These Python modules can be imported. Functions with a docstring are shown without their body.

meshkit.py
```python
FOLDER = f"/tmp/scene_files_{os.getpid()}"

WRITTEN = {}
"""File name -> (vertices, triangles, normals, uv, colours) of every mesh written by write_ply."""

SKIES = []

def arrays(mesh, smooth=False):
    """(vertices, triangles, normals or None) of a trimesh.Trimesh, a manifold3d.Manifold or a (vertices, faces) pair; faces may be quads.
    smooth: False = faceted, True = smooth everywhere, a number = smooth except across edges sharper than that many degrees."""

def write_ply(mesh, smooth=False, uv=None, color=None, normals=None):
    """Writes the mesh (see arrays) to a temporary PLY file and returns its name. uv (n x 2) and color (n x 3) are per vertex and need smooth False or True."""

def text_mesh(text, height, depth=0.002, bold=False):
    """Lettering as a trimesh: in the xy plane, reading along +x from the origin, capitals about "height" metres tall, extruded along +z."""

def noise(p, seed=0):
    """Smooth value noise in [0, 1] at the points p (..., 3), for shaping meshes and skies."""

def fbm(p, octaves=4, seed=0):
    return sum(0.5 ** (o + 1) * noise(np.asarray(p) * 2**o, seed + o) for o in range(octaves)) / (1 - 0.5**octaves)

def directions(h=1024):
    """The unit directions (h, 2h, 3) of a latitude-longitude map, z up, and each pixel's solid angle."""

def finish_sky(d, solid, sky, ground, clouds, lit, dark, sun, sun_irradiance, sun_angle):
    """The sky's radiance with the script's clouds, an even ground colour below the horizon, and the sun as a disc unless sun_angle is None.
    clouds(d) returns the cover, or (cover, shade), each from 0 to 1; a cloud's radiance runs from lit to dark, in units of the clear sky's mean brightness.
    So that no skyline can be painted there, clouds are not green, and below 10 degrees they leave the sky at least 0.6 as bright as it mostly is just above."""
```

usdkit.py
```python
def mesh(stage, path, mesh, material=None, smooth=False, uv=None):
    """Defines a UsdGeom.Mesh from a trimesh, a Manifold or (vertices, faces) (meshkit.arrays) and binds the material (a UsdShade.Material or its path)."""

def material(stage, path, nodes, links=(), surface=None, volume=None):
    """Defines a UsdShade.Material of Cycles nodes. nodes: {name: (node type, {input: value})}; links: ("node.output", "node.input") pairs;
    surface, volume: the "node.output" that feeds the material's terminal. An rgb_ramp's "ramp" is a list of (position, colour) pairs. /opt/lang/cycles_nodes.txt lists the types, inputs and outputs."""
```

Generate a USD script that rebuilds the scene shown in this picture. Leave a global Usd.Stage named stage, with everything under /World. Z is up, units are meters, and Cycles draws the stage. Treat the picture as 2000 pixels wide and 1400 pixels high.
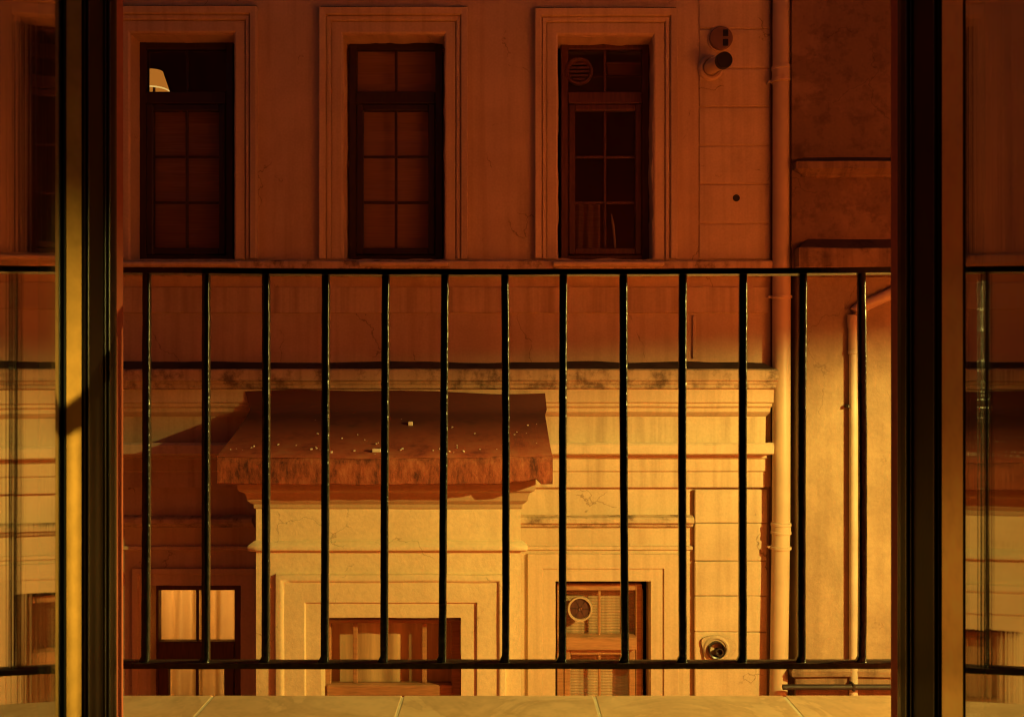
import math, numpy as np, trimesh, usdkit, meshkit
from shapely.geometry import Polygon, box as sbox
from shapely.ops import unary_union
from pxr import Usd, UsdGeom, UsdLux, UsdShade, Gf, Sdf

stage = Usd.Stage.CreateInMemory()
UsdGeom.SetStageUpAxis(stage, 'Z'); UsdGeom.SetStageMetersPerUnit(stage, 1.0)
world = UsdGeom.Xform.Define(stage, '/World'); stage.SetDefaultPrim(world.GetPrim())
UsdGeom.Scope.Define(stage, '/World/Looks')

# ------------------------------------------------------------------ camera, sky, moon, exposure
F, CX, CY = 1843.0, 985.0, 735.0            # focal length and vanishing point of the street axis, in pixels of a 2000 px wide frame
cam = UsdGeom.Camera.Define(stage, '/World/camera')
cam.CreateHorizontalApertureAttr(36.0); cam.CreateVerticalApertureAttr(36.0 * 716 / 1024)
cam.CreateFocalLengthAttr(F / 2000 * 36)
cam.CreateHorizontalApertureOffsetAttr((1000 - CX) / 2000 * 36)
cam.CreateVerticalApertureOffsetAttr((CY - 700) / 2000 * 36)
cam.CreateClippingRangeAttr(Gf.Vec2f(0.05, 500))
cam.CreateFStopAttr(8.0); cam.CreateFocusDistanceAttr(3.6)
cam.CreateExposureAttr(0.0)
UsdGeom.Xformable(cam).AddRotateXOp().Set(90.0)

SUN_E, SUN_R = math.radians(-1.5), math.radians(60)
sky_m = usdkit.material(stage, '/World/Looks/night_sky', {
    's': ('sky_texture', {'sky_type': 'single_scattering', 'sun_disc': False, 'sun_elevation': SUN_E, 'sun_rotation': SUN_R}),
    'b': ('background_shader', {'strength': 0.2})}, [('s.color', 'b.color')], surface='b.background')
dome = UsdLux.DomeLight.Define(stage, '/World/sky'); dome.CreateIntensityAttr(1.0)
UsdShade.MaterialBindingAPI.Apply(dome.GetPrim()).Bind(sky_m)
dome.GetPrim().SetCustomDataByKey('kind', 'structure')
moon = UsdLux.DistantLight.Define(stage, '/World/moonlight')
moon.CreateNormalizeAttr(True); moon.CreateIntensityAttr(0.0006); moon.CreateAngleAttr(0.5); moon.CreateColorAttr(Gf.Vec3f(1, .93, .85))
UsdGeom.Xformable(moon).AddRotateXYZOp().Set(Gf.Vec3f(40, 20, 0))

LAMP = np.array([4.6, 2.8, 0.80])          # sodium street lamp on a wall bracket, just right of the frame
LAMP_I = 90000.0
LAMP_C = Gf.Vec3f(1.0, 0.80, 0.16)

# ------------------------------------------------------------------ helpers
used = {}
def path_of(name, parent=None):
    base = (str(parent.GetPath()) if parent else '/World') + '/' + name
    n = used.get(base, -1) + 1; used[base] = n
    return base if n == 0 else f'{base}_{n:03d}'
def tag(p, label=None, cat=None, group=None, kind=None):
    for k, v in (('label', label), ('category', cat), ('group', group), ('kind', kind)):
        if v: p.SetCustomDataByKey(k, v)
    return p
def obj(name, mesh, mat, parent=None, smooth=False, label=None, kind=None):
    p = usdkit.mesh(stage, path_of(name, parent), mesh, M[mat], smooth).GetPrim()
    return tag(p, label, kind=kind)
def thing(name, label, cat, loc=(0, 0, 0), group=None):
    x = UsdGeom.Xform.Define(stage, path_of(name))
    if any(loc): x.AddTranslateOp().Set(Gf.Vec3d(*map(float, loc)))
    return tag(x.GetPrim(), label, cat, group)
def X(px, y): return (px - CX) * y / F
def Z(py, y): return (CY - py) * y / F
def cat(*ms): return trimesh.util.concatenate([m for m in ms if m is not None])
def bx(x0, x1, y0, y1, z0, z1, c=0.0):
    if x0 > x1: x0, x1 = x1, x0
    if y0 > y1: y0, y1 = y1, y0
    if z0 > z1: z0, z1 = z1, z0
    if c <= 0:
        m = trimesh.creation.box((x1 - x0, y1 - y0, z1 - z0)); m.apply_translation(((x0 + x1) / 2, (y0 + y1) / 2, (z0 + z1) / 2)); return m
    c = min(c, (x1 - x0) / 2.2, (y1 - y0) / 2.2, (z1 - z0) / 2.2)
    pts = []
    for sx in (0, 1):
        for sy in (0, 1):
            for sz in (0, 1):
                p = np.array([x1 if sx else x0, y1 if sy else y0, z1 if sz else z0], float)
                d = np.array([-1 if sx else 1, -1 if sy else 1, -1 if sz else 1]) * c
                for k in range(3):
                    q = p + d; q[k] = p[k]; pts.append(q)
    return trimesh.convex.convex_hull(np.array(pts))
def cyl(p, q, r, n=20, caps=True):
    p, q = np.asarray(p, float), np.asarray(q, float)
    return trimesh.creation.cylinder(r, segment=[p, q], sections=n)
def plate(poly, y0, y1, chamfer=0):
    """A shapely polygon in (x, z) as a slab from y0 (front) to y1."""
    out = []
    for g in getattr(poly, 'geoms', [poly]):
        m = trimesh.creation.extrude_polygon(g, y1 - y0, engine='earcut')
        v = m.vertices; m = trimesh.Trimesh(np.c_[v[:, 0], y0 + v[:, 2], v[:, 1]], m.faces[:, ::-1], process=False); out.append(m)
    return cat(*out)
def grid(rows, close=False):
    """rows: (n, m, 3) -> quads mesh."""
    P = np.asarray(rows, float); n, m = P.shape[:2]
    f = []
    for i in range(n - 1):
        for j in range(m - 1):
            a, b, c, d = i * m + j, i * m + j + 1, (i + 1) * m + j + 1, (i + 1) * m + j
            f += [(a, b, c), (a, c, d)]
    return trimesh.Trimesh(P.reshape(-1, 3), f, process=False)
def wobble(p, amp, scale=3.0, seed=0):
    p = np.asarray(p, float)
    if amp <= 0: return p
    n = np.stack([meshkit.fbm(p * scale + 17.3 * k, 3, seed + k) - .5 for k in range(3)], -1)
    return p + n * 2 * amp * np.array([.5, 1, 1])
def dense(pts, step):
    out = [pts[0]]
    for a, b in zip(pts[:-1], pts[1:]):
        a, b = np.asarray(a, float), np.asarray(b, float)
        k = max(1, int(np.linalg.norm(b - a) / step))
        out += [a + (b - a) * (i + 1) / k for i in range(k)]
    return np.array(out)
def course(x0, x1, yw, prof, ends=(False, True), amp=.003, seed=0, ex=1.0):
    """A run of moulding along x on the wall plane yw; prof = [(projection, z)] from top to bottom; a mitred return at the chosen ends."""
    rows = []
    xs = np.linspace(x0, x1, max(2, int((x1 - x0) / .06)))
    for p, z in prof:
        r = []
        if ends[0]: r += [(x0 - p, yw + .01, z), (x0 - p, yw - p, z)]
        r += [(min(max(x, x0 - p * ends[0]), x1 + p * ends[1]), yw - p, z) for x in xs[1:-1]] if not (ends[0] or ends[1]) else [(x, yw - p, z) for x in xs[1:-1]]
        if not ends[0]: r = [(x0, yw - p, z)] + r
        if ends[1]: r += [(x1 + p * ex, yw - p, z), (x1 + p * ex, yw + .01, z)]
        else: r += [(x1, yw - p, z)]
        rows.append(r)
    rows = np.array(rows, float)
    rows = wobble(rows, amp, 2.5, seed)
    return grid(rows)
def surround(x0, x1, zb, zt, yw, prof, top=1.0, amp=.002, seed=0):
    """A mitred architrave round three sides of an opening; prof = [(distance outward, projection)] from the opening outward."""
    rows = []
    for w, p in prof:
        pts = [(x0 - w, yw - p, zb), (x0 - w, yw - p, zt + w * top), (x1 + w, yw - p, zt + w * top), (x1 + w, yw - p, zb)]
        k = 24; a = []
        for s, e in zip(pts[:-1], pts[1:]):
            a += [np.array(s) + (np.array(e) - np.array(s)) * i / k for i in range(k)]
        a.append(np.array(pts[-1])); rows.append(a)
    m = grid(wobble(np.array(rows), amp, 3, seed)); m.invert(); return m
def rough_rect(x0, x1, z0, z1, amp, seed, step=.035, top_only=False):
    p = dense([(x0, z0), (x1, z0), (x1, z1), (x0, z1), (x0, z0)], step)[:-1]
    q = np.c_[p, np.zeros(len(p))]
    n = np.stack([meshkit.fbm(q * 9 + 31 * k, 4, seed + k) - .5 for k in range(2)], -1)
    return Polygon(p + n * 2 * amp)
def tube(pts, r, n=12, smooth_path=False):
    pts = np.asarray(pts, float); rows = []
    r = np.broadcast_to(r, len(pts))
    for i, p in enumerate(pts):
        t = pts[min(i + 1, len(pts) - 1)] - pts[max(i - 1, 0)]; t /= np.linalg.norm(t)
        u = np.cross(t, [0, 0, 1] if abs(t[2]) < .9 else [1, 0, 0]); u /= np.linalg.norm(u); v = np.cross(t, u)
        rows.append([p + r[i] * (math.cos(a) * u + math.sin(a) * v) for a in np.linspace(0, 2 * math.pi, n + 1)])
    m = grid(rows)
    return m
def lathe(prof, axis_from, direction, n=28):
    """prof = [(radius, distance along direction)]"""
    d = np.asarray(direction, float); d /= np.linalg.norm(d)
    u = np.cross(d, [0, 0, 1] if abs(d[2]) < .9 else [1, 0, 0]); u /= np.linalg.norm(u); v = np.cross(d, u)
    o = np.asarray(axis_from, float)
    rows = [[o + d * h + r * (math.cos(a) * u + math.sin(a) * v) for a in np.linspace(0, 2 * math.pi, n + 1)] for r, h in prof]
    m = grid(rows); m.merge_vertices(); m.fix_normals(); return m

# ------------------------------------------------------------------ materials
M = {}
def mat(name, nodes, links, surface='p.BSDF'):
    M[name] = usdkit.material(stage, '/World/Looks/' + name, nodes, links, surface=surface)
def plaster(name, base, dark, rough=.85, streak=.5, blotch=.5, grime=0.0, bump=.35, fine=60, seed=0.0, cracks=0.0, patch=0.0):
    """Old lime render: mottled tone, vertical rain streaks, fine relief, grime spots."""
    b = np.array(base)
    n = {'g': ('geometry', {}),
         'off': ('mapping', {'location': (seed, seed * .7, seed * 1.3)}),
         'ms': ('mapping', {'scale': (14, 2, .55)}),
         'n1': ('noise_texture', {'scale': 1.7, 'detail': 6, 'roughness': .62}),
         'r1': ('rgb_ramp', {'ramp': [(.36, (0, 0, 0)), (.66, (1, 1, 1))]}),
         'n2': ('noise_texture', {'scale': 1.0, 'detail': 4, 'roughness': .55}),
         'r2': ('rgb_ramp', {'ramp': [(.46, (0, 0, 0)), (.72, (1, 1, 1))]}),
         'n3': ('noise_texture', {'scale': fine, 'detail': 5, 'roughness': .65}),
         'n4': ('noise_texture', {'scale': 7, 'detail': 5, 'roughness': .7}),
         'r4': ('rgb_ramp', {'ramp': [(.5, (0, 0, 0)), (.66, (1, 1, 1))]}),
         'f1': ('math', {'math_type': 'multiply', 'value2': blotch}),
         'f2': ('math', {'math_type': 'multiply', 'value2': streak}),
         'f4': ('math', {'math_type': 'multiply', 'value2': grime}),
         'c1': ('mix', {'color1': tuple(b), 'color2': tuple(b * .55 + np.array(dark) * .45)}),
         'c2': ('mix', {'color2': tuple(b * .35 + np.array(dark) * .65)}),
         'c3': ('mix', {'color2': dark}),
         'nf': ('rgb_ramp', {'ramp': [(.3, (.91, .91, .91)), (.7, (1.06, 1.06, 1.06))]}),
         'c4': ('mix', {'mix_type': 'multiply', 'fac': 1.0}),
         'h': ('math', {'math_type': 'multiply_add', 'value2': .25}),
         'bp': ('bump', {'strength': bump, 'distance': .012}),
         'p': ('principled_bsdf', {'roughness': rough, 'specular_ior_level': .25})}
    l = [('g.position', 'off.vector'), ('off.vector', 'ms.vector'), ('off.vector', 'n1.vector'), ('ms.vector', 'n2.vector'), ('off.vector', 'n3.vector'), ('off.vector', 'n4.vector'),
         ('n1.fac', 'r1.fac'), ('n2.fac', 'r2.fac'), ('n4.fac', 'r4.fac'), ('r1.color', 'f1.value1'), ('r2.color', 'f2.value1'), ('r4.color', 'f4.value1'),
         ('f1.value', 'c1.fac'), ('c1.color', 'c2.color1'), ('f2.value', 'c2.fac'), ('c2.color', 'c3.color1'), ('f4.value', 'c3.fac'),
         ('n3.fac', 'nf.fac'), ('c3.color', 'c4.color1'), ('nf.color', 'c4.color2'), ('c4.color', 'p.base_color'),
         ('n3.fac', 'h.value1'), ('n4.fac', 'h.value3'), ('h.value', 'bp.height'), ('bp.normal', 'p.normal')]
    if patch > 0:
        n.update({'n6': ('noise_texture', {'scale': .95, 'detail': 7, 'roughness': .58, 'distortion': .6}), 'r6': ('rgb_ramp', {'ramp': [(.485, (0, 0, 0)), (.515, (1, 1, 1))]}),
                  'f6': ('math', {'math_type': 'multiply', 'value2': patch}), 'c6': ('mix', {'color2': tuple(b * .62 + np.array(dark) * .2)})})
        l = [x for x in l if x != ('n1.fac', 'r1.fac') and x != ('f1.value', 'c1.fac') and x != ('c1.color', 'c2.color1')]
        l += [('n1.fac', 'r1.fac'), ('f1.value', 'c1.fac'), ('off.vector', 'n6.vector'), ('n6.fac', 'r6.fac'), ('r6.color', 'f6.value1'), ('f6.value', 'c6.fac'), ('c1.color', 'c6.color1'), ('c6.color', 'c2.color1')]
    if cracks > 0:
        n.update({'v': ('voronoi_texture', {'feature': 'distance_to_edge', 'scale': 1.3}), 'vn': ('noise_texture', {'scale': 5, 'detail': 4}),
                  'va': ('vector_math', {'math_type': 'multiply_add', 'vector2': (.35, .35, .35)}),
                  'vr': ('rgb_ramp', {'ramp': [(0, (1, 1, 1)), (.006, (0, 0, 0))]}), 'vm': ('math', {'math_type': 'multiply', 'value2': cracks}),
                  'mk': ('rgb_ramp', {'ramp': [(.52, (0, 0, 0)), (.56, (1, 1, 1))]}), 'mm': ('math', {'math_type': 'multiply'}),
                  'c5': ('mix', {'color2': tuple(np.array(dark) * .4)})})
        l = [x for x in l if x != ('c4.color', 'p.base_color')]
        l += [('off.vector', 'vn.vector'), ('vn.color', 'va.vector1'), ('off.vector', 'va.vector3'), ('va.vector', 'v.vector'), ('v.distance', 'vr.fac'), ('vr.color', 'vm.value1'),
              ('n1.fac', 'mk.fac'), ('mk.color', 'mm.value1'), ('vm.value', 'mm.value2'), ('mm.value', 'c5.fac'), ('c4.color', 'c5.color1'), ('c5.color', 'p.base_color')]
    mat(name, n, l)
CREAM, SOOT = (.60, .455, .30), (.16, .085, .05)
plaster('upper_render', (.60, .44, .29), SOOT, streak=.35, blotch=.5, bump=.3, cracks=.6, patch=.16)
plaster('lower_render', CREAM, (.25, .14, .07), streak=.45, blotch=.45, bump=.35, seed=3.1, cracks=.6, patch=.2)
plaster('trim_render', (.62, .46, .30), SOOT, streak=.4, blotch=.35, bump=.25, seed=7.7)
plaster('grimy_trim', (.58, .42, .27), (.07, .035, .025), streak=.55, blotch=.5, grime=.75, bump=.35, seed=11.3)
plaster('frieze_render', (.58, .43, .28), SOOT, streak=.65, blotch=.4, bump=.25, seed=5.2)
plaster('soot_top', (.085, .045, .035), (.02, .01, .01), streak=.4, blotch=.9, grime=.6, bump=.4, seed=17.)  # near-black with grime: shadow lines above the ledges put into the colour
plaster('portico_render', (.80, .64, .40), (.4, .25, .12), streak=.15, blotch=.4, bump=.55, fine=38, seed=2.4, cracks=.5, patch=.14)
plaster('quoin_render', (.61, .46, .30), SOOT, streak=.4, blotch=.6, bump=.35, seed=9.4, cracks=.7, patch=.2)
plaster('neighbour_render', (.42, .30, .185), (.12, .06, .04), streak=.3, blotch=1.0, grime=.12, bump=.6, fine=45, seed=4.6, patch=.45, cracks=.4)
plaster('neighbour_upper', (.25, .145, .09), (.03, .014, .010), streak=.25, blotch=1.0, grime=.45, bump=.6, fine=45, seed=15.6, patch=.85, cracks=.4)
plaster('neighbour_trim', (.27, .165, .10), (.05, .025, .02), streak=1.0, blotch=.8, grime=.6, bump=.4, seed=6.9)
plaster('own_render', (.62, .152, .09), (.35, .09, .06), streak=.3, blotch=.4, seed=1.7)
plaster('street_paving', (.74, .205, .125), (.5, .14, .08), streak=0, blotch=.6, bump=.4, fine=25, seed=8.8)
plaster('room_paint', (.20, .12, .08), (.1, .06, .04), streak=0, blotch=.2, seed=.3)
plaster('dark_interior', (.10, .055, .035), (.05, .03, .02), streak=0, blotch=.3, seed=.9)
plaster('lit_interior', (.62, .5, .35), (.4, .3, .2), streak=0, blotch=.2, seed=.5)
plaster('plaster_patch', (.52, .40, .27), (.22, .13, .07), streak=0, blotch=.9, bump=.8, seed=13.)
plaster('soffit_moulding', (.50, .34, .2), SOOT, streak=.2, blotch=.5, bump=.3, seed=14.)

def simple(name, base, rough=.5, metallic=0., spec=.5, var=.25, scale=9, bump=0., bscale=120, stretch=(1, 1, 1), coat=0.):
    b = np.array(base)
    mat(name, {'g': ('geometry', {}), 'm': ('mapping', {'scale': stretch}), 'n': ('noise_texture', {'scale': scale, 'detail': 5, 'roughness': .6}),
               'r': ('rgb_ramp', {'ramp': [(.3, tuple(b * (1 - var))), (.7, tuple(b * (1 + var)))]}),
               'nb': ('noise_texture', {'scale': bscale, 'detail': 3}), 'bp': ('bump', {'strength': bump, 'distance': .004}),
               'p': ('principled_bsdf', {'roughness': rough, 'metallic': metallic, 'specular_ior_level': spec, 'coat_weight': coat})},
        [('g.position', 'm.vector'), ('m.vector', 'n.vector'), ('g.position', 'nb.vector'), ('n.fac', 'r.fac'), ('r.color', 'p.base_color'), ('nb.fac', 'bp.height')] + ([('bp.normal', 'p.normal')] if bump else []))
simple('dark_window_paint', (.032, .015, .014), .45, var=.3, stretch=(6, 6, 1))
simple('red_window_paint', (.085, .028, .02), .5, var=.35, stretch=(6, 6, 1))
simple('wood_window_paint', (.36, .17, .075), .5, var=.25, stretch=(1, 1, 8))
simple('black_paint', (.012, .011, .011), .22, spec=.6, var=.5, scale=40, bump=.55, bscale=95)
simple('pipe_paint', (.52, .38, .25), .45, var=.12, scale=3, bump=.08, bscale=40)
simple('worn_paint', (.05, .028, .02), .4, var=.6, scale=60, bump=.4, bscale=120)
simple('white_pipe', (.52, .42, .31), .45, var=.18, scale=5, bump=.08, bscale=40)
simple('dark_metal', (.03, .018, .015), .55, metallic=0., spec=.3, var=.4, bump=.1)
simple('black_plastic', (.012, .01, .01), .35, var=.3)
simple('jamb_paint', (.02, .009, .006), .28, spec=.5, var=.2, bump=.1, bscale=60)
simple('leaf_wood', (.013, .006, .005), .45, spec=.08, var=.2, stretch=(5, 5, 1), bump=.05)
simple('leaf_bead', (.46, .25, .07), .58, metallic=.95, var=.12, bump=.04, scale=30)  # left bead, colour darkened against the lamp glint on it
simple('leaf_trim', (1.0, .80, .40), .34, metallic=1.0, var=.1, bump=.04, scale=30)  # right bead: same strip, the lamp light it lacks put into a brighter colour
simple('rubber_gasket', (.02, .014, .012), .5, var=.2)
simple('blind_cloth', (.42, .24, .16), .8, var=.12, stretch=(1, 1, 30), scale=3)
simple('dim_blind_cloth', (.30, .17, .12), .8, var=.2, stretch=(1, 1, 30), scale=3)
simple('drape_cloth', (.62, .42, .25), .9, var=.25, stretch=(14, 14, .6), scale=2)
simple('amber_cloth', (.80, .52, .27), .9, var=.25, stretch=(9, 9, .6), scale=2)
simple('vent_plastic', (.17, .085, .05), .5, var=.2)
simple('chip', (.72, .6, .45), .8, var=.1)
simple('fan_plastic', (.45, .33, .22), .5, var=.1)
simple('concrete', (.4, .3, .22), .85, var=.25, bump=.2)
simple('lamp_housing', (.2, .19, .18), .5, metallic=.6, var=.2)
# rusty canopy sheet
mat('rust_sheet', {'g': ('geometry', {}), 'n': ('noise_texture', {'scale': 5, 'detail': 8, 'roughness': .68}),
    'r': ('rgb_ramp', {'ramp': [(.34, (.22, .045, .03)), (.5, (.50, .115, .055)), (.66, (.62, .20, .095))]}),
    'nf': ('noise_texture', {'scale': 70, 'detail': 4, 'roughness': .7}), 'bp': ('bump', {'strength': .35, 'distance': .006}),
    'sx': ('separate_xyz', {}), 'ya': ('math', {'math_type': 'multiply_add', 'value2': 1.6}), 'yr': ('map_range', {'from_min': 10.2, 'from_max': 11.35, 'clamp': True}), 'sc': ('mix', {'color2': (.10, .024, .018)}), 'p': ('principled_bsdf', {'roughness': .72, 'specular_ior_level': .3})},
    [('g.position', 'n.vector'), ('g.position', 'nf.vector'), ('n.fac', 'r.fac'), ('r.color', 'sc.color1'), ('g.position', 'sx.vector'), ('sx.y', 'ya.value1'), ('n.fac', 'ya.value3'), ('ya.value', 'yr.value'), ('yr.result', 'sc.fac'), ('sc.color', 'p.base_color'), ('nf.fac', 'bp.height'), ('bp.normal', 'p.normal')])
mat('rust_lip', {'g': ('geometry', {}), 'm': ('mapping', {'scale': (3, 3, 1)}), 'n': ('noise_texture', {'scale': 6, 'detail': 8, 'roughness': .75}),
    'r': ('rgb_ramp', {'ramp': [(.36, (.09, .028, .02)), (.52, (.31, .085, .042)), (.70, (.45, .16, .08))]}),
    'nf': ('noise_texture', {'scale': 55, 'detail': 5, 'roughness': .7}), 'bp': ('bump', {'strength': .6, 'distance': .008}),
    'p': ('principled_bsdf', {'roughness': .85, 'specular_ior_level': .2})},
    [('g.position', 'm.vector'), ('m.vector', 'n.vector'), ('g.position', 'nf.vector'), ('n.fac', 'r.fac'), ('r.color', 'p.base_color'), ('nf.fac', 'bp.height'), ('bp.normal', 'p.normal')])
# marble floor tiles
mat('marble', {'g': ('geometry', {}), 'oi': ('object_info', {}), 'a': ('vector_math', {'math_type': 'add'}),
    'w': ('noise_texture', {'scale': 3.2, 'detail': 7, 'roughness': .6, 'distortion': 1.2}),
    'r': ('rgb_ramp', {'ramp': [(.40, (.92, .57, .33)), (.49, (.76, .45, .25)), (.515, (.92, .57, .33)), (.75, (.93, .61, .37))]}),
    'd': ('noise_texture', {'scale': 26, 'detail': 5, 'roughness': .7}), 'dr': ('rgb_ramp', {'ramp': [(.3, (.85, .83, .8)), (.55, (1, 1, 1))]}),
    'c': ('mix', {'mix_type': 'multiply', 'fac': 1.0}), 'p': ('principled_bsdf', {'roughness': .38, 'specular_ior_level': .4})},
    [('g.position', 'a.vector1'), ('oi.random', 'a.vector2'), ('a.vector', 'w.vector'), ('g.position', 'd.vector'), ('w.fac', 'r.fac'), ('d.fac', 'dr.fac'), ('r.color', 'c.color1'), ('dr.color', 'c.color2'), ('c.color', 'p.base_color')])
simple('grout', (.82, .62, .42), .8, var=.15, scale=30)
def glass(name, f0, tint=(.9, .9, .9), rough=.0, wave=0., nscale=(1, 1, 1), dist=.01, dust=0.):
    n = {'f': ('layer_weight', {'blend': .5}), 'pw': ('math', {'math_type': 'power', 'value2': 5.0}), 'fr': ('math', {'math_type': 'multiply_add', 'value2': 1 - f0, 'value3': f0}),
         't': ('transparent_bsdf', {'color': tint}), 'gl': ('glossy_bsdf', {'color': (.95, .95, .95), 'roughness': rough}), 'mx': ('mix_closure', {})}
    l = [('f.facing', 'pw.value1'), ('pw.value', 'fr.value1'), ('fr.value', 'mx.fac'), ('t.BSDF', 'mx.closure1'), ('gl.BSDF', 'mx.closure2')]
    if wave:
        n.update({'g': ('geometry', {}), 'mp': ('mapping', {'scale': nscale}), 'n': ('noise_texture', {'scale': 2.5, 'detail': 2}), 'bp': ('bump', {'strength': wave, 'distance': dist})})
        l += [('g.position', 'mp.vector'), ('mp.vector', 'n.vector'), ('n.fac', 'bp.height'), ('bp.normal', 'gl.normal')]
    if dust:
        n.update({'du': ('diffuse_bsdf', {'color': (.5, .4, .3)}), 'm2': ('mix_closure', {'fac': dust})}); l += [('mx.closure', 'm2.closure1'), ('du.BSDF', 'm2.closure2')]
    mat(name, n, l, surface='m2.closure' if dust else 'mx.closure')
glass('window_glass', .05, wave=.5, dist=.02)
glass('leaf_glass', .50, tint=(.85, .84, .8), rough=.014, wave=.16, nscale=(55, 55, .3), dist=.0006, dust=.012)
mat('lit_drape', {'g': ('geometry', {}), 'm': ('mapping', {'scale': (5, 5, .3)}), 'n': ('noise_texture', {'scale': 2, 'detail': 2}),
    'r': ('rgb_ramp', {'ramp': [(.3, (.58, .44, .21)), (.7, (.76, .64, .36))]}), 'd': ('diffuse_bsdf', {}), 't': ('translucent_bsdf', {}), 'mx': ('mix_closure', {'fac': .6})},
    [('g.position', 'm.vector'), ('m.vector', 'n.vector'), ('n.fac', 'r.fac'), ('r.color', 'd.color'), ('r.color', 't.color'), ('d.BSDF', 'mx.closure1'), ('t.BSDF', 'mx.closure2')], surface='mx.closure')
mat('lamp_shade', {'e': ('emission', {'color': (1, .33, .04), 'strength': .55})}, [], surface='e.emission')
mat('lamp_glow', {'e': ('emission', {'color': (1, .62, .17), 'strength': 1.0})}, [], surface='e.emission')

# ------------------------------------------------------------------ levels
D = 7.10                       # wall plane of the house opposite
DL = 7.145                     # its recessed lower wall
DP = 6.46                      # portico front
DN = 6.95                      # neighbour's wall plane
GZ = -4.2                      # street level
XL, XR = -10.0, 14.0           # how far the street is built

# ------------------------------------------------------------------ street and setting
street = obj('street', bx(XL - 4, XR + 8, 1.75, 8, GZ - .2, GZ), 'street_paving'); tag(street, kind='structure')
pv = obj('pavement', cat(bx(XL - 4, XR + 8, 1.75, 2.5, GZ - .1, GZ + .12, .01), bx(XL - 4, XR + 8, 6.35, 8, GZ - .1, GZ + .12, .01)), 'concrete'); tag(pv, kind='structure')

# ------------------------------------------------------------------ the house opposite
house = thing('opposite_house', 'cream rendered old house across the street with three tall upper windows', 'house')
xq0, xq1 = X(1365, D), X(1503, D)
xend = X(1505, D)
TOP = 5.2
win_up = [(256, 458, 68), (671, 868, 70), (1090, 1275, 72)]
holes = []
for i, (a, b, t) in enumerate(win_up):
    holes.append(rough_rect(X(a, D), X(b, D), Z(506, D), Z(t, D), (.004, .011, .014)[i], 40 + i))
# windows further left, outside the frame
wall = sbox(-7.5, Z(950, D), xend, TOP).difference(unary_union(holes))
obj('wall', plate(wall, D, D + .26), 'upper_render', house)
lw = (295, 470, 1143); rw = (1085, 1270, 1135)
lower_holes = [rough_rect(X(lw[0], DL), X(lw[1], DL), -3.6, Z(lw[2], DL), .003, 51), rough_rect(X(rw[0], DL), X(rw[1], DL), -3.6, Z(rw[2], DL), .004, 52),
               sbox(-1.5, GZ, -.1, -1.5)]
lwall = sbox(-7.5, GZ, xend, Z(950, D) + .0).difference(unary_union(lower_holes))
obj('wall', plate(lwall, DL, D + .26), 'lower_render', house, label='lower recessed wall between the corner blocks')
obj('roof', bx(-7.6, xend + .1, D - .25, 11, TOP + .003, TOP + .25, .02), 'lower_render', house)
# rooms behind (dark shell)
shell = cat(bx(-7.5, xend, 10.2, 10.3, GZ, TOP), bx(-7.6, -7.5, D, 10.3, GZ, TOP), bx(xend - .2, xend - .003, D + .262, 10.2, GZ, TOP), bx(-7.5, xend - .2, D + .262, 10.2, -.35, -.2), bx(-7.5, xend - .2, D + .262, 10.2, GZ - .1, GZ + .02),
            bx(X(560, D), X(565, D), D + .262, 10.2, -.2, TOP), bx(X(975, D), X(980, D), D + .262, 10.2, -.2, TOP))
obj('inner_wall', shell, 'dark_interior', house)

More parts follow.
